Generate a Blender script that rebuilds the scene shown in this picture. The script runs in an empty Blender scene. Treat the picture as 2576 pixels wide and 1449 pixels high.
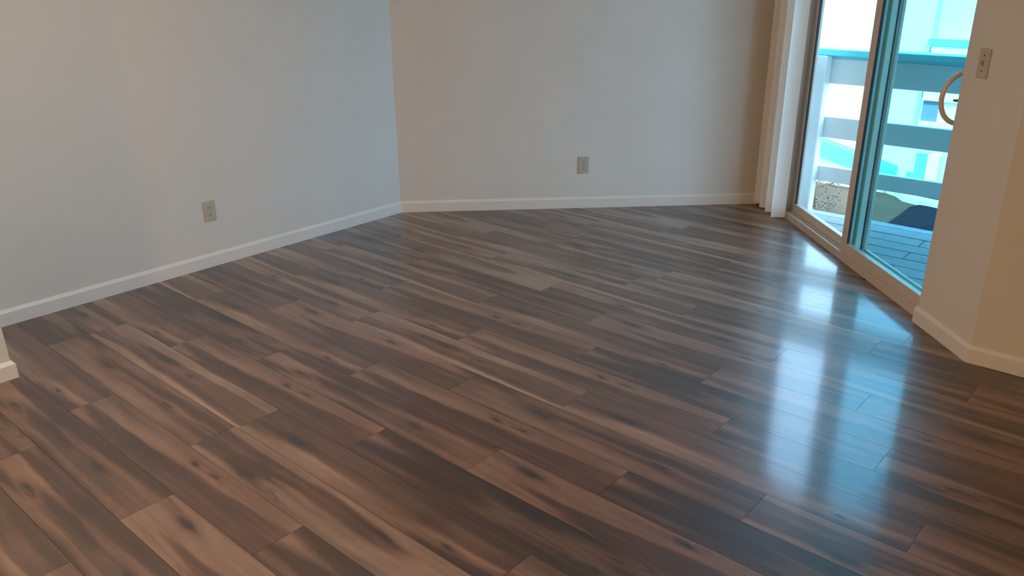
import bpy, bmesh, math, random
from mathutils import Vector, Matrix

S = math.sqrt(0.5)
scene = bpy.context.scene
col = scene.collection

# ------------------------------------------------------------------ camera
cam_data = bpy.data.cameras.new('camera')
cam = bpy.data.objects.new('camera', cam_data)
col.objects.link(cam)
FPX, PITCH, ROLL, YAW, EYE = 2049.7, 0.376785, -0.007487, 0.062788, 1.55
cp, sp, cy, sy = math.cos(PITCH), math.sin(PITCH), math.cos(YAW), math.sin(YAW)
fw = Vector((sy * cp, cy * cp, -sp))
rt = Vector((cy, -sy, 0))
up = rt.cross(fw)
cr, sr = math.cos(ROLL), math.sin(ROLL)
r2, u2 = cr * rt + sr * up, cr * up - sr * rt
m = Matrix((r2, u2, -fw)).transposed().to_4x4()
m.translation = (0, 0, EYE)
cam.matrix_world = m
cam_data.sensor_width = 36.0
cam_data.lens = FPX / 2576 * 36.0
cam_data.clip_start, cam_data.clip_end = 0.05, 300
scene.camera = cam

# ------------------------------------------------------------------ exposure
vs = scene.view_settings
vs.view_transform, vs.look, vs.gamma, vs.exposure = 'Standard', 'None', 1.0, 0.0
vs.use_curve_mapping = False

# ------------------------------------------------------------------ sky and sun
SKY_STRENGTH = 10.2
world = bpy.data.worlds.new('sky')
scene.world = world
world.use_nodes = True
wn, wl = world.node_tree.nodes, world.node_tree.links
wn.clear()
w_out = wn.new('ShaderNodeOutputWorld')
w_bg = wn.new('ShaderNodeBackground')
w_tc = wn.new('ShaderNodeTexCoord')
w_sep = wn.new('ShaderNodeSeparateXYZ')
w_ramp = wn.new('ShaderNodeValToRGB')
w_ramp.color_ramp.elements[0].position = 0.0
w_ramp.color_ramp.elements[0].color = (0.64, 0.80, 1.0, 1)
w_ramp.color_ramp.elements[1].position = 0.7
w_ramp.color_ramp.elements[1].color = (0.44, 0.66, 1.0, 1)
wl.new(w_tc.outputs['Generated'], w_sep.inputs[0])
wl.new(w_sep.outputs['Z'], w_ramp.inputs[0])
wl.new(w_ramp.outputs[0], w_bg.inputs['Color'])
w_bg.inputs['Strength'].default_value = SKY_STRENGTH
wl.new(w_bg.outputs[0], w_out.inputs['Surface'])

sun_data = bpy.data.lights.new('sun', 'SUN')
sun_data.energy = 11.0
sun_data.angle = math.radians(1.5)
sun_data.color = (1.0, 0.93, 0.82)
sun = bpy.data.objects.new('sun', sun_data)
col.objects.link(sun)
sun.location = (-8, -8, 14)
sun.rotation_euler = Vector((S * 0.74, S * 0.74, -0.67)).to_track_quat('-Z', 'Y').to_euler()

# ceiling lamps of the room, all above or behind the frame: x, y, light colour, strength, label
LAMPS = [(-0.95, 2.2, (1.0, 0.83, 0.67), 142.0, 'round glass ceiling lamp near the left wall'),
         (-3.0, -2.6, (1.0, 0.50, 0.08), 420.0, 'round amber ceiling lamp in the rear corner behind the camera')]


# ------------------------------------------------------------------ helpers
def link(o, parent=None):
    col.objects.link(o)
    if parent is not None:
        o.parent = parent
    return o


def empty(name, loc=(0, 0, 0), rz=0.0):
    o = bpy.data.objects.new(name, None)
    o.empty_display_size = 0.1
    o.location, o.rotation_euler = loc, (0, 0, rz)
    return link(o)


def tag(o, label=None, cat=None, group=None, kind=None):
    for k, v in (('label', label), ('category', cat), ('group', group), ('kind', kind)):
        if v:
            o[k] = v
    return o


def obj(name, bm, material, parent=None, smooth=False, loc=None, rz=None):
    bmesh.ops.recalc_face_normals(bm, faces=bm.faces)
    me = bpy.data.meshes.new(name)
    bm.to_mesh(me)
    bm.free()
    me.materials.append(material)
    if smooth:
        for p in me.polygons:
            p.use_smooth = True
    o = bpy.data.objects.new(name, me)
    if loc is not None:
        o.location = loc
    if rz is not None:
        o.rotation_euler = (0, 0, rz)
    return link(o, parent)


def box(bm, x0, x1, y0, y1, z0, z1, bevel=0.0, seg=1):
    v = [bm.verts.new((x, y, z)) for z in (z0, z1) for y in (y0, y1) for x in (x0, x1)]
    fs = [bm.faces.new([v[i] for i in f]) for f in
          ((0, 2, 3, 1), (4, 5, 7, 6), (0, 1, 5, 4), (2, 6, 7, 3), (0, 4, 6, 2), (1, 3, 7, 5))]
    if bevel:
        es = {e for f in fs for e in f.edges}
        bmesh.ops.bevel(bm, geom=list(es), offset=bevel, segments=seg, affect='EDGES', profile=0.5)
    return fs


def boxes(*args, bevel=0.0, seg=1):
    bm = bmesh.new()
    for a in args:
        box(bm, *a, bevel=bevel, seg=seg)
    return bm


def prism(bm, pts, z0, z1):
    """Vertical prism over a plan polygon."""
    lo = [bm.verts.new((x, y, z0)) for x, y in pts]
    hi = [bm.verts.new((x, y, z1)) for x, y in pts]
    n = len(pts)
    bm.faces.new(lo[::-1])
    bm.faces.new(hi)
    for i in range(n):
        bm.faces.new((lo[i], lo[(i + 1) % n], hi[(i + 1) % n], hi[i]))


def loft(bm, a, b):
    """Solid between two matching closed cross-sections."""
    va, vb = [bm.verts.new(p) for p in a], [bm.verts.new(p) for p in b]
    n = len(va)
    bm.faces.new(va[::-1])
    bm.faces.new(vb)
    for i in range(n):
        bm.faces.new((va[i], va[(i + 1) % n], vb[(i + 1) % n], vb[i]))


def tube(bm, pts, r, seg=12):
    pts = [Vector(p) for p in pts]
    rings = []
    for i, p in enumerate(pts):
        t = (pts[min(i + 1, len(pts) - 1)] - pts[max(i - 1, 0)]).normalized()
        a = Vector((0, 1, 0))
        if abs(t.dot(a)) > 0.95:
            a = Vector((1, 0, 0))
        b = t.cross(a).normalized()
        a = b.cross(t)
        rings.append([bm.verts.new(p + r * (math.cos(k * 2 * math.pi / seg) * a + math.sin(k * 2 * math.pi / seg) * b))
                      for k in range(seg)])
    for i in range(len(rings) - 1):
        for k in range(seg):
            bm.faces.new((rings[i][k], rings[i][(k + 1) % seg], rings[i + 1][(k + 1) % seg], rings[i + 1][k]))
    bm.faces.new(rings[0][::-1])
    bm.faces.new(rings[-1])


def lathe(bm, profile, seg=32):
    rings = []
    for r, z in profile:
        if r < 1e-6:
            rings.append([bm.verts.new((0, 0, z))])
        else:
            rings.append([bm.verts.new((r * math.cos(k * 2 * math.pi / seg), r * math.sin(k * 2 * math.pi / seg), z))
                          for k in range(seg)])
    for a, b in zip(rings, rings[1:]):
        for k in range(seg):
            k2 = (k + 1) % seg
            if len(a) == 1:
                bm.faces.new((a[0], b[k], b[k2]))
            elif len(b) == 1:
                bm.faces.new((a[k], b[0], a[k2]))
            else:
                bm.faces.new((a[k], b[k], b[k2], a[k2]))


def uv2xy(u, v):          # plank axes (u along the boards, v across) to room x, y
    return ((u + v) * S, (v - u) * S)


def clip(poly, a, b, c):  # keep a*x + b*y <= c
    out = []
    for i, p in enumerate(poly):
        q = poly[(i + 1) % len(poly)]
        dp, dq = a * p[0] + b * p[1] - c, a * q[0] + b * q[1] - c
        if dp <= 0:
            out.append(p)
        if (dp < 0 < dq) or (dq < 0 < dp):
            t = dp / (dp - dq)
            out.append((p[0] + t * (q[0] - p[0]), p[1] + t * (q[1] - p[1])))
    return out


def area(poly):
    return 0.5 * abs(sum(p[0] * q[1] - q[0] * p[1] for p, q in zip(poly, poly[1:] + poly[:1])))


# ------------------------------------------------------------------ materials
def mat(name, color, rough=0.5, noise=0.0, nscale=8.0, bump=0.0, bscale=200.0, spec=0.5, stretch=(1, 1, 1)):
    """Plain procedural surface: colour mottled by noise, optional fine bump."""
    mt = bpy.data.materials.new(name)
    mt.use_nodes = True
    n, l = mt.node_tree.nodes, mt.node_tree.links
    b = n['Principled BSDF']
    b.inputs['Roughness'].default_value = rough
    b.inputs['Specular IOR Level'].default_value = spec
    tc = n.new('ShaderNodeTexCoord')
    mp = n.new('ShaderNodeMapping')
    mp.inputs['Scale'].default_value = stretch
    l.new(tc.outputs['Object'], mp.inputs[0])
    nz = n.new('ShaderNodeTexNoise')
    nz.inputs['Scale'].default_value = nscale
    nz.inputs['Detail'].default_value = 4
    l.new(mp.outputs[0], nz.inputs['Vector'])
    rp = n.new('ShaderNodeValToRGB')
    e = rp.color_ramp.elements
    e[0].position, e[1].position = 0.3, 0.7
    e[0].color = tuple(c * (1 - noise) for c in color) + (1,)
    e[1].color = tuple(min(1, c * (1 + noise)) for c in color) + (1,)
    l.new(nz.outputs['Fac'], rp.inputs[0])
    l.new(rp.outputs[0], b.inputs['Base Color'])
    if bump:
        nb = n.new('ShaderNodeTexNoise')
        nb.inputs['Scale'].default_value = bscale
        l.new(mp.outputs[0], nb.inputs['Vector'])
        bp = n.new('ShaderNodeBump')
        bp.inputs['Strength'].default_value = bump
        bp.inputs['Distance'].default_value = 0.002
        l.new(nb.outputs['Fac'], bp.inputs['Height'])
        l.new(bp.outputs[0], b.inputs['Normal'])
    return mt


def glass(name, tint):
    mt = bpy.data.materials.new(name)
    mt.use_nodes = True
    n, l = mt.node_tree.nodes, mt.node_tree.links
    n.clear()
    out = n.new('ShaderNodeOutputMaterial')
    tr = n.new('ShaderNodeBsdfTransparent')
    tr.inputs[0].default_value = tuple(math.sqrt(c) for c in tint) + (1,)   # a pane is crossed through two faces
    gl = n.new('ShaderNodeBsdfGlossy')
    gl.inputs['Roughness'].default_value = 0.02
    fr = n.new('ShaderNodeFresnel')
    fr.inputs[0].default_value = 1.35
    ge = n.new('ShaderNodeNewGeometry')
    ft = n.new('ShaderNodeMath')
    ft.operation = 'SUBTRACT'
    ft.inputs[0].default_value = 1.0
    l.new(ge.outputs['Backfacing'], ft.inputs[1])
    fm = n.new('ShaderNodeMath')
    fm.operation = 'MULTIPLY'
    l.new(fr.outputs[0], fm.inputs[0])
    l.new(ft.outputs[0], fm.inputs[1])
    mx = n.new('ShaderNodeMixShader')
    l.new(fm.outputs[0], mx.inputs[0])
    l.new(tr.outputs[0], mx.inputs[1])
    l.new(gl.outputs[0], mx.inputs[2])
    l.new(mx.outputs[0], out.inputs[0])
    return mt


def screen_material():
    mt = bpy.data.materials.new('insect_mesh')
    mt.use_nodes = True
    n, l = mt.node_tree.nodes, mt.node_tree.links
    n.clear()
    out = n.new('ShaderNodeOutputMaterial')
    tr = n.new('ShaderNodeBsdfTransparent')
    df = n.new('ShaderNodeBsdfDiffuse')
    df.inputs[0].default_value = (0.015, 0.02, 0.022, 1)
    mx = n.new('ShaderNodeMixShader')
    mx.inputs[0].default_value = 0.22
    l.new(tr.outputs[0], mx.inputs[1])
    l.new(df.outputs[0], mx.inputs[2])
    l.new(mx.outputs[0], out.inputs[0])
    return mt


def emitter(name, color, strength):
    mt = bpy.data.materials.new(name)
    mt.use_nodes = True
    b = mt.node_tree.nodes['Principled BSDF']
    b.inputs['Base Color'].default_value = (0.8, 0.8, 0.8, 1)
    b.inputs['Emission Color'].default_value = color + (1,)
    b.inputs['Emission Strength'].default_value = strength
    return mt


def wood_floor():
    """Grey-brown rustic laminate: each plank has its own seed, tone, warmth and two knots as object properties."""
    mt = bpy.data.materials.new('plank_wood')
    mt.use_nodes = True
    n, l = mt.node_tree.nodes, mt.node_tree.links
    b = n['Principled BSDF']

    def M(op, a, c=None, d=None, clamp=False):
        k = n.new('ShaderNodeMath')
        k.operation = op
        k.use_clamp = clamp
        for i, x in enumerate((a, c, d)):
            if x is None:
                continue
            if isinstance(x, (int, float)):
                k.inputs[i].default_value = x
            else:
                l.new(x, k.inputs[i])
        return k.outputs[0]

    def attr(name):
        k = n.new('ShaderNodeAttribute')
        k.attribute_type = 'OBJECT'
        k.attribute_name = name
        return k

    def noise(vec, scale=1.0, detail=2.0, rough=0.5, dist=0.0):
        k = n.new('ShaderNodeTexNoise')
        k.inputs['Scale'].default_value = scale
        k.inputs['Detail'].default_value = detail
        k.inputs['Roughness'].default_value = rough
        k.inputs['Distortion'].default_value = dist
        l.new(vec, k.inputs['Vector'])
        return k.outputs['Fac']

    def comb(x, y, z):
        k = n.new('ShaderNodeCombineXYZ')
        for i, q in enumerate((x, y, z)):
            if isinstance(q, (int, float)):
                k.inputs[i].default_value = q
            else:
                l.new(q, k.inputs[i])
        return k.outputs[0]

    def ramp(fac, stops):
        k = n.new('ShaderNodeValToRGB')
        e = k.color_ramp.elements
        while len(e) < len(stops):
            e.new(0.5)
        for q, (p, c) in zip(e, stops):
            q.position = p
            q.color = (c if len(c) == 4 else c + (1,)) if isinstance(c, tuple) else (c, c, c, 1)
        l.new(fac, k.inputs[0])
        return k.outputs[0]

    tc = n.new('ShaderNodeTexCoord')
    sep = n.new('ShaderNodeSeparateXYZ')
    l.new(tc.outputs['Object'], sep.inputs[0])
    X, Y = sep.outputs[0], sep.outputs[1]
    seed = attr('seed').outputs['Fac']
    tone = attr('tone').outputs['Fac']
    warm = attr('warm').outputs['Fac']

    jn = n.new('ShaderNodeTexNoise')
    jn.inputs['Scale'].default_value = 1.0
    jn.inputs['Detail'].default_value = 3
    l.new(comb(M('MULTIPLY', X, 22.0), M('MULTIPLY', Y, 45.0), M('MULTIPLY', seed, 5.3)), jn.inputs['Vector'])
    js = n.new('ShaderNodeSeparateXYZ')
    l.new(jn.outputs['Color'], js.inputs[0])
    jx = M('MULTIPLY', M('SUBTRACT', js.outputs[0], 0.5), 0.06)
    jy = M('MULTIPLY', M('SUBTRACT', js.outputs[1], 0.5), 0.022)
    # knots: the grain swells around them
    knot_dark, Yw = None, Y
    for nm in ('knot_a', 'knot_b'):
        kv = n.new('ShaderNodeSeparateXYZ')
        l.new(attr(nm).outputs['Vector'], kv.inputs[0])
        dx = M('SUBTRACT', M('ADD', X, jx), kv.outputs[0])
        dy = M('SUBTRACT', M('ADD', Y, jy), kv.outputs[1])
        r = kv.outputs[2]
        ex = M('DIVIDE', dx, M('MULTIPLY', r, 4.0))
        ey = M('DIVIDE', dy, r)
        d2 = M('ADD', M('MULTIPLY', ex, ex), M('MULTIPLY', ey, ey))
        fall = M('EXPONENT', M('MULTIPLY', d2, -0.35))
        Yw = M('SUBTRACT', Yw, M('MULTIPLY', M('MULTIPLY', dy, fall), 0.75))
        core = M('EXPONENT', M('MULTIPLY', d2, -2.2))
        halo = M('MULTIPLY', M('EXPONENT', M('MULTIPLY', d2, -0.30)), 0.42)
        kd = M('ADD', core, halo)
        knot_dark = kd if knot_dark is None else M('MAXIMUM', knot_dark, kd)

    sz = M('MULTIPLY', seed, 13.7)
    wob = noise(comb(M('MULTIPLY', X, 2.2), M('MULTIPLY', Y, 5.0), sz), 1.0, 3, 0.5)
    Yw = M('ADD', Yw, M('MULTIPLY', M('SUBTRACT', wob, 0.5), 0.05))
    # sapwood against heartwood: a two-tone field with a fairly crisp wandering edge
    field = noise(comb(M('MULTIPLY', X, 0.75), M('MULTIPLY', Yw, 10.0), sz), 1.0, 2.0, 0.45, 0.2)
    edge = ramp(field, [(0.465, 0.0), (0.54, 1.0)])
    bands = noise(comb(M('MULTIPLY', X, 0.7), M('MULTIPLY', Yw, 17.0), M('ADD', sz, 5.1)), 1.0, 2.0, 0.5, 0.2)
    streak = noise(comb(M('MULTIPLY', X, 1.8), M('MULTIPLY', Yw, 60.0), M('ADD', sz, 3.3)), 1.0, 3, 0.55, 0.2)
    fine = noise(comb(M('MULTIPLY', X, 9.0), M('MULTIPLY', Yw, 300.0), sz), 1.0, 2, 0.6)
    blot = noise(comb(M('MULTIPLY', X, 3.0), M('MULTIPLY', Y, 8.0), M('ADD', sz, 7.1)), 1.0, 3, 0.55, 0.6)
    # growth lines run along the edge of the heartwood
    wave = M('SINE', M('MULTIPLY', field, 95.0))
    line = ramp(wave, [(0.72, 0.0), (0.98, 1.0)])
    where = ramp(noise(comb(M('MULTIPLY', X, 1.5), M('MULTIPLY', Y, 6.0), M('ADD', sz, 9.9)), 1.0, 2, 0.5), [(0.50, 0.0), (0.64, 1.0)])

    val = M('ADD', 0.305, M('MULTIPLY', edge, 0.31))
    val = M('ADD', val, M('MULTIPLY', M('SUBTRACT', bands, 0.5), 0.60))
    val = M('ADD', val, M('MULTIPLY', M('SUBTRACT', streak, 0.5), 0.30))
    val = M('ADD', val, M('MULTIPLY', M('SUBTRACT', blot, 0.5), 0.42))
    val = M('ADD', val, M('MULTIPLY', M('SUBTRACT', fine, 0.5), 0.10))
    val = M('ADD', val, tone)
    val = M('SUBTRACT', val, M('MULTIPLY', M('MULTIPLY', line, where), 0.16))
    val = M('SUBTRACT', val, M('MULTIPLY', knot_dark, 0.50), clamp=True)

    grey = ramp(val, [(0.0, (0.018, 0.011, 0.008)), (0.28, (0.050, 0.031, 0.022)), (0.52, (0.135, 0.092, 0.067)),
                      (0.78, (0.270, 0.200, 0.152)), (1.0, (0.41, 0.32, 0.255))])
    red = ramp(val, [(0.0, (0.020, 0.009, 0.006)), (0.28, (0.062, 0.028, 0.016)), (0.52, (0.165, 0.086, 0.049)),
                     (0.78, (0.270, 0.165, 0.103)), (1.0, (0.40, 0.27, 0.18))])
    mx = n.new('ShaderNodeMix')
    mx.data_type = 'RGBA'
    wv = noise(comb(M('MULTIPLY', X, 1.3), M('MULTIPLY', Y, 7.0), M('ADD', sz, 21.0)), 1.0, 2, 0.5)
    l.new(M('ADD', M('SUBTRACT', M('ADD', warm, 0.28), M('MULTIPLY', edge, 0.42)), M('MULTIPLY', M('SUBTRACT', wv, 0.5), 1.2), clamp=True), mx.inputs['Factor'])
    l.new(grey, mx.inputs['A'])
    l.new(red, mx.inputs['B'])
    gain = n.new('ShaderNodeVectorMath')
    gain.operation = 'MULTIPLY'
    gain.inputs[1].default_value = FLOOR_GAIN
    l.new(mx.outputs['Result'], gain.inputs[0])
    l.new(gain.outputs[0], b.inputs['Base Color'])
    b.inputs['IOR'].default_value = 1.5
    b.inputs['Specular IOR Level'].default_value = FLOOR_SPEC
    b.inputs['Roughness'].default_value = FLOOR_ROUGH
    b.inputs['Coat Weight'].default_value = FLOOR_COAT          # the clear wear layer
    b.inputs['Coat Roughness'].default_value = FLOOR_COAT_ROUGH
    b.inputs['Coat IOR'].default_value = 1.6
    bp = n.new('ShaderNodeBump')
    bp.inputs['Strength'].default_value = 0.05
    bp.inputs['Distance'].default_value = 0.001
    hh = M('ADD', M('MULTIPLY', fine, 0.4), streak)
    l.new(hh, bp.inputs['Height'])
    l.new(bp.outputs[0], b.inputs['Normal'])
    return mt


FLOOR_GAIN = (1.04, 0.90, 0.82)
FLOOR_SPEC, FLOOR_ROUGH, FLOOR_COAT, FLOOR_COAT_ROUGH = 1.0, 0.43, 0.62, 0.12
M_WALL = mat('wall_paint', (0.66, 0.635, 0.60), 0.75, 0.015, 3.0, 0.12, 260.0, 0.25)
M_TRIM = mat('trim_paint', (0.72, 0.70, 0.67), 0.38, 0.01, 5.0)
M_CEIL = mat('ceiling_paint', (0.70, 0.68, 0.64), 0.85, 0.02, 4.0, 0.2, 120.0, 0.2)
M_EXT = mat('house_siding_paint', (0.66, 0.68, 0.68), 0.7, 0.02, 4.0)
M_VINYL = mat('almond_vinyl', (0.60, 0.52, 0.45), 0.35, 0.01, 6.0)
M_SEAL_SHADE = mat('black_seal_and_gap_shade', (0.012, 0.014, 0.02), 0.6, 0.1, 30)
M_SUB = mat('subfloor_board', (0.06, 0.042, 0.032), 0.8, 0.2, 10)
M_SLAT = mat('blind_vinyl', (0.70, 0.68, 0.64), 0.45, 0.01, 6.0)
M_IVORY = mat('ivory_plastic', (0.47, 0.42, 0.33), 0.35, 0.02, 10)
M_SLOT = mat('dark_slot', (0.05, 0.042, 0.035), 0.7, 0.1, 20)
M_SCREW = mat('plate_screw_metal', (0.28, 0.24, 0.18), 0.4, 0.1, 40)
M_HANDLE = mat('handle_enamel', (0.64, 0.57, 0.53), 0.35, 0.02, 20)
M_LATCH = mat('latch_metal', (0.18, 0.15, 0.14), 0.4, 0.05, 20)
M_GLASS = glass('clear_glass', (0.70, 0.93, 0.97))
M_TINT = glass('tinted_glass', (0.30, 0.85, 0.98))
M_SCREEN = screen_material()
M_DECK = mat('deck_stain', (0.195, 0.22, 0.23), 0.6, 0.25, 6.0, 0.3, 60.0, 0.4, (1, 14, 1))
M_RAIL = mat('rail_paint', (0.72, 0.74, 0.74), 0.5, 0.03, 5.0)
M_TEAL = mat('turquoise_paint', (0.13, 0.74, 0.84), 0.45, 0.04, 6.0)
M_ROOF = mat('turquoise_roofing', (0.05, 0.58, 0.52), 0.6, 0.08, 3.0)
M_STUCCO = mat('white_stucco', (0.60, 0.80, 0.80), 0.85, 0.02, 2.0, 0.2, 60)
M_WHITE = mat('white_trim_paint', (0.85, 0.86, 0.86), 0.6, 0.01, 4.0)
M_WINDOW = mat('window_pane_dark', (0.16, 0.22, 0.28), 0.1, 0.1, 3.0)
M_GREY = mat('grey_trim_paint', (0.35, 0.40, 0.42), 0.6, 0.02, 4.0)
M_DIRT = mat('tan_gravel', (0.085, 0.056, 0.038), 0.95, 0.18, 1.5, 0.4, 30, 0.05)
M_ASPHALT = mat('asphalt', (0.010, 0.012, 0.018), 0.95, 0.15, 6.0, 0.4, 40, 0.05)
M_CONCRETE = mat('concrete', (0.50, 0.49, 0.46), 0.9, 0.06, 3.0, 0.2, 40)
M_LEAF = mat('shrub_leaf', (0.06, 0.052, 0.034), 0.6, 0.3, 20)
M_STEM = mat('shrub_stem', (0.06, 0.045, 0.03), 0.8, 0.2, 20)
M_WOOD = wood_floor()

# ------------------------------------------------------------------ room shell
PLAN = [(-0.412, 5.374), (2.087, 5.374), (2.087, 2.922), (5.3, -0.291), (5.3, -3.5),
        (-5.2, -3.5), (-5.2, -0.264), (-1.846, 3.089), (-2.271, 3.514)]      # clockwise, seen from above
WALL_TOP, CEIL, WT = 7.0, 2.44, 0.13  # unseen wall height above the ceiling, added to shade the deck and door


def offset_plan(plan, d):
    out, n = [], len(plan)
    for i in range(n):
        a, b, c = (Vector(plan[(i + k) % n]) for k in (-1, 0, 1))
        e1, e2 = (b - a).normalized(), (c - b).normalized()
        n1, n2 = Vector((-e1.y, e1.x)), Vector((-e2.y, e2.x))    # outward for a clockwise plan
        k = (n1 + n2) / (1 + n1.dot(n2))
        out.append(tuple(b + k * d))
    return out


OUT = offset_plan(PLAN, WT)
INB = offset_plan(PLAN, -0.014)
INB2 = offset_plan(PLAN, -0.005)
NAMES = {0: 'wall_back', 2: 'wall_right_near', 3: 'wall_right_rear', 4: 'wall_rear', 5: 'wall_left_rear',
         6: 'wall_left_near', 7: 'wall_left_return', 8: 'wall_left'}
for i, nm in NAMES.items():
    j = (i + 1) % 9
    bm = bmesh.new()
    prism(bm, [PLAN[i], PLAN[j], OUT[j], OUT[i]], 0, WALL_TOP)
    tag(obj(nm, bm, M_WALL), kind='structure')

# the wall with the sliding door: a short piece on each side and the part above
DY0, DY1, DTOP = 3.28, 5.10, 2.05
bm = bmesh.new()
x0, x1 = 2.087, 2.217
prism(bm, [(x0, 5.374), (OUT[1][0], OUT[1][1]), (x1, DY1), (x0, DY1)], 0, WALL_TOP)
prism(bm, [(x0, DY0), (x1, DY0), OUT[2], (x0, 2.922)], 0, WALL_TOP)
box(bm, x0, x1, DY0, DY1, DTOP, WALL_TOP)
# drywall lip with a rounded corner that covers the door's near jamb
lip = [(x0, DY0), (x0, 3.329)] + [(x0 + 0.010 - 0.010 * math.cos(t), 3.329 + 0.012 * math.sin(t))
                                  for t in (0.5, 1.0, 1.571)] + [(x0 + 0.020, 3.341), (x0 + 0.020, DY0)]
prism(bm, lip, 0, DTOP)
tag(obj('wall_right', bm, M_WALL), kind='structure')

bm = bmesh.new()
prism(bm, PLAN, CEIL, CEIL + 0.15)
tag(obj('ceiling', bm, M_CEIL), kind='structure')

# baseboards: 75 mm tall with an eased top edge, mitred at the corners
BB = {0: 'baseboard_back', 2: 'baseboard_right_near', 3: 'baseboard_right_rear', 4: 'baseboard_rear',
      5: 'baseboard_left_rear', 6: 'baseboard_left_near', 7: 'baseboard_left_return', 8: 'baseboard_left'}


def baseboard(name, w0, w1, b0, b1, m0, m1):
    bm = bmesh.new()
    sec = lambda w, b, k: [(w[0], w[1], 0), (b[0], b[1], 0), (b[0], b[1], 0.061), (k[0], k[1], 0.073), (w[0], w[1], 0.076)]
    loft(bm, sec(w0, b0, m0), sec(w1, b1, m1))
    return tag(obj(name, bm, M_TRIM), kind='structure')


for i, nm in BB.items():
    j = (i + 1) % 9
    if i == 0:
        e = 2.0
        baseboard(nm, PLAN[0], (2.087, 5.374), INB[0], (2.087, INB[1][1]), INB2[0], (2.087, INB2[1][1]))
    else:
        baseboard(nm, PLAN[i], PLAN[j], INB[i], INB[j], INB2[i], INB2[j])
baseboard('baseboard_right', (2.087, 3.341), PLAN[2], (INB[2][0], 3.341), INB[2], (INB2[2][0], 3.341), INB2[2])

# ------------------------------------------------------------------ plank floor
PW, PL, V0 = 0.174, 1.24, 2.130
bm = bmesh.new()
prism(bm, OUT[:], -0.06, -0.0125)
floor = tag(obj('floor', bm, M_SUB), kind='structure')

# where one end joint of each row falls (u), as the photograph shows them
JOINT = {0: -0.401, 1: -1.12, 2: -3.09, 3: -1.342, 4: -0.795, 5: -2.45, 6: -1.742, 7: -2.17, -1: -0.82, -2: -1.218,
         -3: -1.626, -4: -2.03, -5: -1.20, -6: -2.46, -7: -3.035, -8: -2.24, -9: -2.87}
rng = random.Random(11)
PRINTS = []
for s in range(9):
    PRINTS.append(dict(seed=s * 1.37 + 0.4, tone=(-0.10, 0.05, 0.0, 0.09, -0.05, 0.03, -0.13, 0.06, -0.02)[s],
                       warm=(0.55, 0.35, 0.6, 0.3, 0.7, 0.45, 0.5, 0.4, 0.65)[s],
                       knot_a=(rng.uniform(-0.5, 0.1), rng.uniform(-0.06, 0.06), rng.uniform(0.008, 0.014)),
                       knot_b=(rng.uniform(0.1, 0.5), rng.uniform(-0.06, 0.06), rng.uniform(0.005, 0.010))))
full_me = None


def plank_bm(poly):
    bm = bmesh.new()
    prism(bm, poly, -0.012, 0.0)
    return bm


for k in range(-15, 18):
    vc = V0 + (k + 0.5) * PW
    j0 = JOINT.get(k, rng.uniform(-1.24, 0))
    j0 = j0 - PL * math.floor((j0 + 4.2) / PL) - PL           # first joint left of the room
    i = 0
    while True:
        ua, i = j0 + i * PL, i + 1
        if ua > 2.6:
            break
        uc = ua + PL / 2
        g = 0.0005                                            # recessed joint between neighbours
        world = [uv2xy(uc + a * (PL / 2 - g), vc + c * (PW / 2 - g)) for a, c in ((-1, -1), (1, -1), (1, 1), (-1, 1))]
        a0 = area(world)
        w = clip(world, 0, 1, 5.374)
        w = clip(w, -S, S, 4.091)
        if k >= 8:
            w = clip(w, 1, 0, 2.109)
            # stop at the wall beside the door
        if len(w) < 3 or area(w) < 0.002:
            continue
        cx, cyy = uv2xy(uc, vc)
        pr = PRINTS[(k * 4 + i * 7 + (k * k) % 5) % 9]
        if abs(area(w) - a0) < 1e-6:
            if full_me is None:
                h, hw = PL / 2 - g, PW / 2 - g
                o = obj('plank', plank_bm([(-h, -hw), (h, -hw), (h, hw), (-h, hw)]), M_WOOD, floor)
                full_me = o.data
            else:
                o = link(bpy.data.objects.new('plank', full_me), floor)
        else:
            loc = [((x - cx) * S - (y - cyy) * S, (x - cx) * S + (y - cyy) * S) for x, y in w]
            o = obj('plank', plank_bm(loc), M_WOOD, floor)
        o.location = (cx, cyy, 0)
        o.rotation_euler = (0, 0, -math.pi / 4)
        for key, val in pr.items():
            o[key] = val
        o['tone'] = pr['tone'] * 0.8 + rng.uniform(-0.05, 0.05)

# ------------------------------------------------------------------ sliding glass door
door = tag(empty('door_1', (2.11, 4.2, 0)), 'almond vinyl sliding glass door opening onto the deck', None, None, 'structure')


def dpart(name, material, *bxs, parent=None, bevel=0.0, smooth=False):
    o = obj(name, boxes(*bxs, bevel=bevel), material, None, smooth)
    p = parent or door
    o.parent = p
    o.matrix_parent_inverse = Matrix.Translation(-Vector((2.11, 4.2, 0)))
    return o


frame = dpart('door_frame', M_VINYL, (2.11, 2.25, DY0, DY1, 0.0, 0.028), (2.11, 2.205, DY0, 3.31, 0.028, 2.05),
              (2.11, 2.205, 5.066, DY1, 0.028, 2.05), (2.11, 2.205, 3.31, 5.066, 2.0, 2.05))


def sub(name, material, bxs, parent, bevel=0.0):
    o = obj(name, boxes(*bxs, bevel=bevel), material, parent)
    o.matrix_parent_inverse = Matrix.Translation(-Vector((2.11, 4.2, 0)))
    return o


def kid(o, parent):
    o.parent = parent
    o.matrix_parent_inverse = Matrix.Identity(4)
    return o


# panels are modelled in room coordinates; parts below keep an identity local frame
def panel(name, x0, x1, y0, y1, z0, z1, st0, st1, rb, rt_, material=M_VINYL, bevel=0.003):
    return dpart(name, material, (x0, x1, y0, y0 + st0, z0, z1), (x0, x1, y1 - st1, y1, z0, z1),
                 (x0, x1, y0 + st0, y1 - st1, z0, z0 + rb), (x0, x1, y0 + st0, y1 - st1, z1 - rt_, z1), bevel=bevel)


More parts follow.
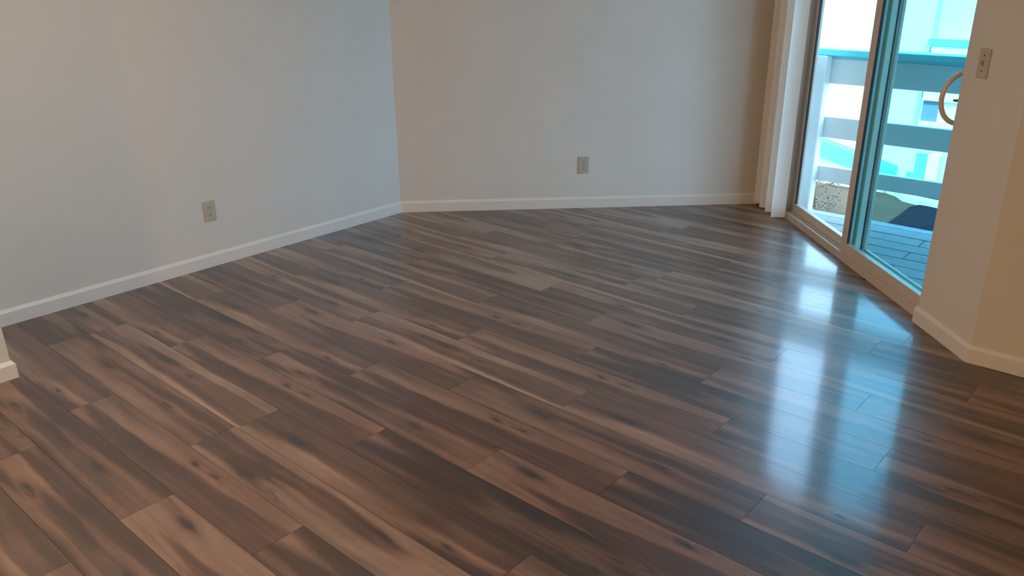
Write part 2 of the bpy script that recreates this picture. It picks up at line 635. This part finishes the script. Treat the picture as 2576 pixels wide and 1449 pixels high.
track = kid(obj('sill_track', boxes((2.1105, 2.118, 3.31, 5.062, 0.028, 0.046), (2.154, 2.160, 3.31, 5.062, 0.028, 0.04),
                                    (2.238, 2.246, 3.31, 5.062, 0.028, 0.045)), M_VINYL), frame)
fixed = panel('fixed_panel', 2.165, 2.200, 4.150, 5.065, 0.029, 1.998, 0.072, 0.055, 0.064, 0.06)
kid(obj('pane', boxes((2.179, 2.185, 4.222, 5.010, 0.093, 1.938)), M_GLASS), fixed)
kid(obj('glazing_gasket', boxes((2.167, 2.1785, 5.000, 5.010, 0.093, 1.938)), M_SEAL_SHADE), fixed)
kid(obj('brush_seal', boxes((2.2005, 2.207, 4.148, 4.170, 0.03, 1.99)), M_SEAL_SHADE), fixed)
slider = panel('sliding_panel', 2.12, 2.152, 3.312, 4.225, 0.030, 1.998, 0.072, 0.065, 0.075, 0.06)
kid(obj('pane', boxes((2.134, 2.140, 3.384, 4.160, 0.105, 1.938)), M_TINT), slider)
kid(obj('gap_shade_strip', boxes((2.1212, 2.1335, 4.1545, 4.1595, 0.105, 1.938)), M_SEAL_SHADE), slider)  # dark strip painting in the shade of the gap between the panels
bm = bmesh.new()
zc, yh = 1.016, 3.362
tube(bm, [(2.122 - 0.090 * math.sin(t), yh, zc + 0.106 * math.cos(t)) for t in [math.pi * i / 24 for i in range(25)]], 0.0105, 12)
kid(obj('door_handle', bm, M_HANDLE, None, True), slider)
kid(obj('latch_lever', boxes((2.088, 2.12, 3.352, 3.372, 1.002, 1.012), bevel=0.002), M_LATCH), slider)
screen = panel('insect_screen', 2.218, 2.236, 3.312, 4.19, 0.029, 1.998, 0.045, 0.045, 0.046, 0.04)
kid(obj('screen_mesh', boxes((2.2265, 2.2275, 3.357, 4.145, 0.075, 1.958)), M_SCREEN), screen)

# ------------------------------------------------------------------ vertical blind, drawn back against the corner
blind = tag(empty('vertical_blind', (2.045, 5.16, 0.02)),
            'white vertical blind drawn back beside the sliding door against the far wall', 'blind')


def bpart(name, bm, material, parent=blind, smooth=False):
    o = obj(name, bm, material, None, smooth)
    o.parent = parent
    o.matrix_parent_inverse = Matrix.Translation(-Vector((2.045, 5.16, 0.02)))
    return o


bpart('headrail', boxes((2.018, 2.066, 3.30, 5.37, 2.12, 2.165), bevel=0.003), M_SLAT)
for y in (3.6, 5.0):
    bpart('bracket', boxes((2.066, 2.087, y, y + 0.03, 2.125, 2.16)), M_SLAT)
for y, tw in ((4.965, -0.22), (5.075, -0.60), (5.185, -0.66), (5.295, -0.72)):
    bm = bmesh.new()
    A, B = [], []
    for s in (0, 1):
        for q in range(7):
            t = q / 6 if s == 0 else 1 - q / 6
            px = (t - 0.5) * 0.088
            py = 0.006 * (1 - (2 * t - 1) ** 2) + (0.0009 if s else -0.0009)
            xx, yy = 2.043 + px * math.cos(tw) - py * math.sin(tw), y + px * math.sin(tw) + py * math.cos(tw)
            A.append((xx, yy, 0.018))
            B.append((xx, yy, 2.10))
    loft(bm, A, B)
    sl = bpart('slat', bm, M_SLAT)
    kid(obj('carrier_clip', boxes((2.034, 2.050, y - 0.002 + 0.003, y + 0.004 + 0.003, 2.085, 2.122)), M_SLAT), sl)


# ------------------------------------------------------------------ outlets and switch
def wall_plate(name, loc, normal, label, cat, group=None):
    """Empty on the wall; parts are modelled with x along the wall, z up, y out of the wall."""
    n = Vector(normal)
    t = empty(name, loc, math.atan2(n.y, n.x) - math.pi / 2)
    tag(t, label, cat, group)
    bm = boxes((-0.035, 0.035, 0.0, 0.006, -0.057, 0.057), bevel=0.0022, seg=2)
    obj('cover_plate', bm, M_IVORY, t)
    return t


def outlet(loc, normal, label):
    t = wall_plate('wall_outlet', loc, normal, label, 'outlet', 'duplex outlets low on the walls')
    for dz in (0.0195, -0.0195):
        bm = bmesh.new()
        pts = [(0.0165 * math.cos(a) * 1.0, max(-0.0125, min(0.0125, 0.0165 * math.sin(a)))) for a in
               [k * 2 * math.pi / 24 for k in range(24)]]
        loft(bm, [(x, 0.006, z + dz) for x, z in pts], [(x, 0.0078, z + dz) for x, z in pts])
        r = obj('receptacle', bm, M_IVORY, t)
        bm = boxes((-0.0075, -0.0050, 0.0078, 0.0081, dz - 0.002, dz + 0.007), (0.0050, 0.0075, 0.0078, 0.0081, dz - 0.001, dz + 0.006),
                   (-0.0025, 0.0025, 0.0078, 0.0081, dz - 0.0095, dz - 0.005))
        obj('slot', bm, M_SLOT, r)
    bm = bmesh.new()
    tube(bm, [(0, 0.006, 0), (0, 0.0072, 0)], 0.0032, 10)
    obj('screw', bm, M_SCREW, t)
    return t


def on_left(along):           # a point on the left wall, measured from the far corner
    return (-0.412 - along * S, 5.374 - along * S)


px, py = on_left(1.37)
outlet((px, py, 0.313), (S, -S, 0), 'ivory duplex outlet low on the bluish left wall')
outlet((0.827, 5.374, 0.296), (0, -1, 0), 'ivory duplex outlet low on the far wall facing the camera')
sw = wall_plate('light_switch', (2.087, 3.205, 1.176), (-1, 0, 0),
                'ivory light switch plate on the wall right of the sliding door', 'switch')
obj('toggle_surround', boxes((-0.0055, 0.0055, 0.006, 0.0072, -0.0125, 0.0125)), M_SCREW, sw)
bm = bmesh.new()
loft(bm, [(-0.004, 0.0072, -0.005), (0.004, 0.0072, -0.005), (0.004, 0.0072, 0.006), (-0.004, 0.0072, 0.006)],
     [(-0.0035, 0.018, 0.006), (0.0035, 0.018, 0.006), (0.0035, 0.017, 0.012), (-0.0035, 0.017, 0.012)])
obj('toggle', bm, M_IVORY, sw)
for dz in (0.030, -0.030):
    bm = bmesh.new()
    tube(bm, [(0, 0.006, dz), (0, 0.0072, dz)], 0.0034, 10)
    obj('screw', bm, M_SLOT, sw)

# ------------------------------------------------------------------ ceiling lamps behind the camera
for lx, ly, l_color, l_strength, lab in LAMPS:
    M_LAMP = emitter('lamp_diffuser', l_color, l_strength)
    t = tag(empty('ceiling_lamp', (lx, ly, CEIL)), lab, 'lamp', 'ceiling lamps')
    bm = bmesh.new()
    lathe(bm, [(0, 0), (0.17, 0), (0.175, -0.02), (0.165, -0.028), (0, -0.028)])
    obj('lamp_base', bm, M_TRIM, t, True)
    bm = bmesh.new()
    lathe(bm, [(0.16, -0.0285), (0.155, -0.05), (0.13, -0.08), (0.08, -0.10), (0.0, -0.108)])
    obj('lamp_shade', bm, M_LAMP, t, True)

# ------------------------------------------------------------------ deck outside
GROUND, DZ = -2.8, -0.05
deck = tag(empty('deck', (3.2, 4.2, DZ)), 'blue grey board deck outside the sliding door', 'deck')
deck_inv = Matrix.Translation(-Vector((3.2, 4.2, DZ)))
rng = random.Random(5)
v = 3.70
row = 0
while v < 5.50:
    v1 = min(v + 0.138, 5.52)
    for (ua, ub) in (((-3.2, -0.30), (-0.296, 2.4)) if row % 2 else ((-3.2, -1.25), (-1.246, 2.4))):
        w = [uv2xy(a, c) for a, c in ((ua, v), (ub, v), (ub, v1), (ua, v1))]
        if v1 <= 5.497 + 0.05:
            w = clip(w, -1, 0, -2.252)
        if len(w) > 2 and area(w) > 0.003:
            u_c, v_c = (ua + ub) / 2, (v + v1) / 2
            cx, cyy = uv2xy(u_c, v_c)
            loc = [((x - cx) * S - (y - cyy) * S, (x - cx) * S + (y - cyy) * S) for x, y in w]
            bm = bmesh.new()
            prism(bm, loc, -0.036, 0.0)
            top = [e for e in bm.edges if all(q.co.z > -0.001 for q in e.verts)]
            bmesh.ops.bevel(bm, geom=top, offset=0.003, segments=1, affect='EDGES')
            o = obj('deck_board', bm, M_DECK, deck)
            o.matrix_parent_inverse = deck_inv
            o.location = (cx, cyy, DZ + rng.uniform(-0.0015, 0))
            o.rotation_euler = (0, 0, -math.pi / 4)
    v += 0.144
    row += 1


def uvbox(bm, u0, u1, v0, v1, z0, z1, bevel=0.0):
    """Box aligned with the plank axes."""
    vs_ = [bm.verts.new((*uv2xy(u, v_), z)) for z in (z0, z1) for v_ in (v0, v1) for u in (u0, u1)]
    fs = [bm.faces.new([vs_[i] for i in f]) for f in
          ((0, 2, 3, 1), (4, 5, 7, 6), (0, 1, 5, 4), (2, 6, 7, 3), (0, 4, 6, 2), (1, 3, 7, 5))]
    if bevel:
        bmesh.ops.bevel(bm, geom=list({e for f in fs for e in f.edges}), offset=bevel, segments=1, affect='EDGES')


def uvpart(name, material, *bs, parent=None, bevel=0.0, inv=None, **kw):
    bm = bmesh.new()
    for b_ in bs:
        uvbox(bm, *b_, bevel=bevel)
    o = obj(name, bm, material, parent, **kw)
    if inv is not None:
        o.matrix_parent_inverse = inv
    return o


uvpart('deck_joist', M_DECK, (-3.1, 2.3, 5.40, 5.45, -0.28, -0.0885), parent=deck, inv=deck_inv)
uvpart('deck_joist', M_DECK, (-0.9, 2.3, 3.75, 3.80, -0.28, -0.0885), parent=deck, inv=deck_inv)
for u in (-2.9, -0.4, 2.1):
    uvpart('deck_post', M_DECK, (u, u + 0.12, 5.28, 5.399, GROUND, -0.0885), parent=deck, inv=deck_inv)

rail_o = uv2xy(-2.04, 5.43)
railing = tag(empty('deck_railing', (*rail_o, DZ)),
              'white deck railing of wide horizontal boards with a turquoise top cap', 'railing')
rinv = Matrix.Translation(-Vector((*rail_o, DZ)))
RV = 5.465
for u0 in (-2.125, -0.35, 1.4):
    uvpart('railing_post', M_RAIL, (u0, u0 + 0.089, RV - 0.089, RV, DZ + 0.001, 1.0), parent=railing, inv=rinv, bevel=0.006)
for z0, z1 in ((0.818, 0.978), (0.466, 0.605), (0.172, 0.275)):
    uvpart('rail_board', M_RAIL, (-3.1, 2.3, RV + 0.001, RV + 0.039, z0, z1), parent=railing, inv=rinv, bevel=0.004)
uvpart('top_cap', M_TEAL, (-3.1, 2.3, RV - 0.075, RV + 0.065, 1.001, 1.04), parent=railing, inv=rinv, bevel=0.004)
uvpart('cap_board', M_TEAL, (-3.1, 2.3, RV + 0.001, RV + 0.039, 0.979, 1.0), parent=railing, inv=rinv)

# the balcony above: its soffit shades the deck
bm = bmesh.new()
prism(bm, [(2.23, 5.52), (2.23, 2.99), uv2xy(-0.55, 3.69), uv2xy(3.0, 3.69), uv2xy(3.0, 5.72), uv2xy(-3.6, 5.72), (-0.0, 5.52)], 2.48, 2.75)
tag(obj('balcony_above', bm, M_EXT), 'white painted balcony overhead that shades the deck', None, None, 'structure')

# ------------------------------------------------------------------ outside: ground, kerb and the neighbouring building
bm = bmesh.new()
uvbox(bm, -40, 40, -8, 60, GROUND - 0.3, GROUND)
tag(obj('ground', bm, M_DIRT), 'tan gravel ground below the deck', 'ground', None, 'structure')

bm = bmesh.new()
AS = [(-4.15, 6.5), (-4.16, 13.5), (-4.19, 15.6), (-4.21, 16.25), (-4.12, 16.5), (-3.9, 16.5), (-3.6, 16.38), (4, 14.6), (9, 13.6), (9, 6.5)]
prism(bm, [uv2xy(*q) for q in AS], GROUND + 0.0005, GROUND + 0.03)
tag(obj('driveway', bm, M_ASPHALT), 'dark asphalt driveway seen under the railing', 'driveway', None, 'structure')

bm = bmesh.new()
top = [(-4.95, 17.25), (-4.62, 17.12), (-4.40, 16.90), (-4.1, 16.83), (-3.6, 16.72), (4, 14.95)]
bot = [(-4.95, 17.10), (-4.70, 16.95), (-4.48, 16.66), (-4.12, 16.53), (-3.6, 16.42), (4, 14.64)]
for i in range(5):
    prism(bm, [uv2xy(*q) for q in (top[i], top[i + 1], bot[i + 1], bot[i])], GROUND, GROUND + 0.10)
bmesh.ops.remove_doubles(bm, verts=bm.verts, dist=0.0005)
tag(obj('kerb', bm, M_CONCRETE), 'pale curved concrete kerb along the dark driveway', 'kerb', None, 'structure')

BV = 17.4
bldg = tag(empty('neighboring_building', (*uv2xy(-4.6, BV), GROUND)),
           'bright white building with turquoise trim across from the deck', 'building')
binv = Matrix.Translation(-Vector((*uv2xy(-4.6, BV), GROUND)))
bp_ = lambda name, material, *bs, parent=bldg, **k: uvpart(name, material, *bs, parent=parent, inv=binv if parent is bldg else None, **k)
bp_('building_wall', M_STUCCO, (-16, -4.66, BV, BV + 6, GROUND, 4.2), (-4.66, 8, BV + 0.35, BV + 6, -0.9, 4.2),
    (-4.66, 8, BV + 0.001, BV + 6, GROUND, -0.9))
bal = bp_('balcony_wall', M_WHITE, (-4.60, 4, BV - 0.12, BV + 0.35, -0.93, 0.09))
bp_('balcony_cap', M_TEAL, (-4.64, 4, BV - 0.17, BV - 0.02, 0.095, 0.21), parent=bal)
bp_('corner_trim', M_GREY, (-4.72, -4.645, BV - 0.03, BV, -1.45, 0.19))
win = bp_('window', M_WINDOW, (-4.60, -4.31, BV - 0.02, BV, -1.33, -0.95))
bp_('window_sill', M_WHITE, (-4.62, -3.6, BV - 0.06, BV, -1.46, -1.335), parent=win)
bp_('wall_panel', M_WHITE, (-4.305, -3.6, BV - 0.03, BV, -1.33, -0.94))
bp_('gate', M_TEAL, (-4.55, -4.31, BV - 0.04, BV, GROUND + 0.1, -1.98), (-4.68, -4.55, BV - 0.04, BV, GROUND + 0.1, -2.37))
bp_('gate_lintel', M_GREY, (-4.56, -4.29, BV - 0.06, BV, -1.975, -1.93))
bp_('utility_box', M_WHITE, (-4.30, -4.08, BV - 0.2, BV, GROUND + 0.1, -1.94), bevel=0.02)
bp_('footpath', M_CONCRETE, (-16, -4.96, BV - 0.32, BV - 0.001, GROUND + 0.001, GROUND + 0.05))
# low sloping turquoise roof against the wall
bm = bmesh.new()
loft(bm, [(*uv2xy(-7.6, BV - 0.35), -1.95), (*uv2xy(-7.6, BV - 0.001), -1.95), (*uv2xy(-7.6, BV - 0.001), -1.60), (*uv2xy(-7.6, BV - 0.35), -1.60)],
     [(*uv2xy(-4.87, BV - 0.35), -2.60), (*uv2xy(-4.87, BV - 0.001), -2.60), (*uv2xy(-4.87, BV - 0.001), -2.29), (*uv2xy(-4.87, BV - 0.35), -2.29)])
o = obj('lean_to_roof', bm, M_ROOF, bldg)
o.matrix_parent_inverse = binv

# small dark shrub on the gravel
sx, sy_ = uv2xy(-5.42, 14.7)
shrub = tag(empty('shrub', (sx, sy_, GROUND)), 'small dark green shrub on the tan gravel beyond the deck', 'shrub')
bm = bmesh.new()
rng = random.Random(3)
for i in range(5):
    a = rng.uniform(0, 6.28)
    tube(bm, [(0, 0, 0), (0.1 * math.cos(a), 0.1 * math.sin(a), 0.25), (0.2 * math.cos(a), 0.2 * math.sin(a), 0.5)], 0.012, 6)
obj('stem', bm, M_STEM, shrub)
bm = bmesh.new()
for i in range(700):
    a, rr, z = rng.uniform(0, 6.28), 0.34 * math.sqrt(rng.random()), rng.uniform(0.08, 0.72)
    rr *= 0.5 + 0.8 * math.sin(min(1, z / 0.72) * 2.6)
    c = Vector((rr * math.cos(a), rr * math.sin(a), z))
    d1 = Vector((rng.uniform(-1, 1), rng.uniform(-1, 1), rng.uniform(-0.2, 1))).normalized()
    d2 = d1.cross(Vector((rng.uniform(-1, 1), rng.uniform(-1, 1), 0.3))).normalized()
    q = [bm.verts.new(c + x) for x in (d1 * -0.024, d2 * 0.012, d1 * 0.03, d2 * -0.012)]
    bm.faces.new(q)
f = obj('foliage', bm, M_LEAF, shrub)
f['kind'] = 'stuff'

bpy.context.view_layer.update()
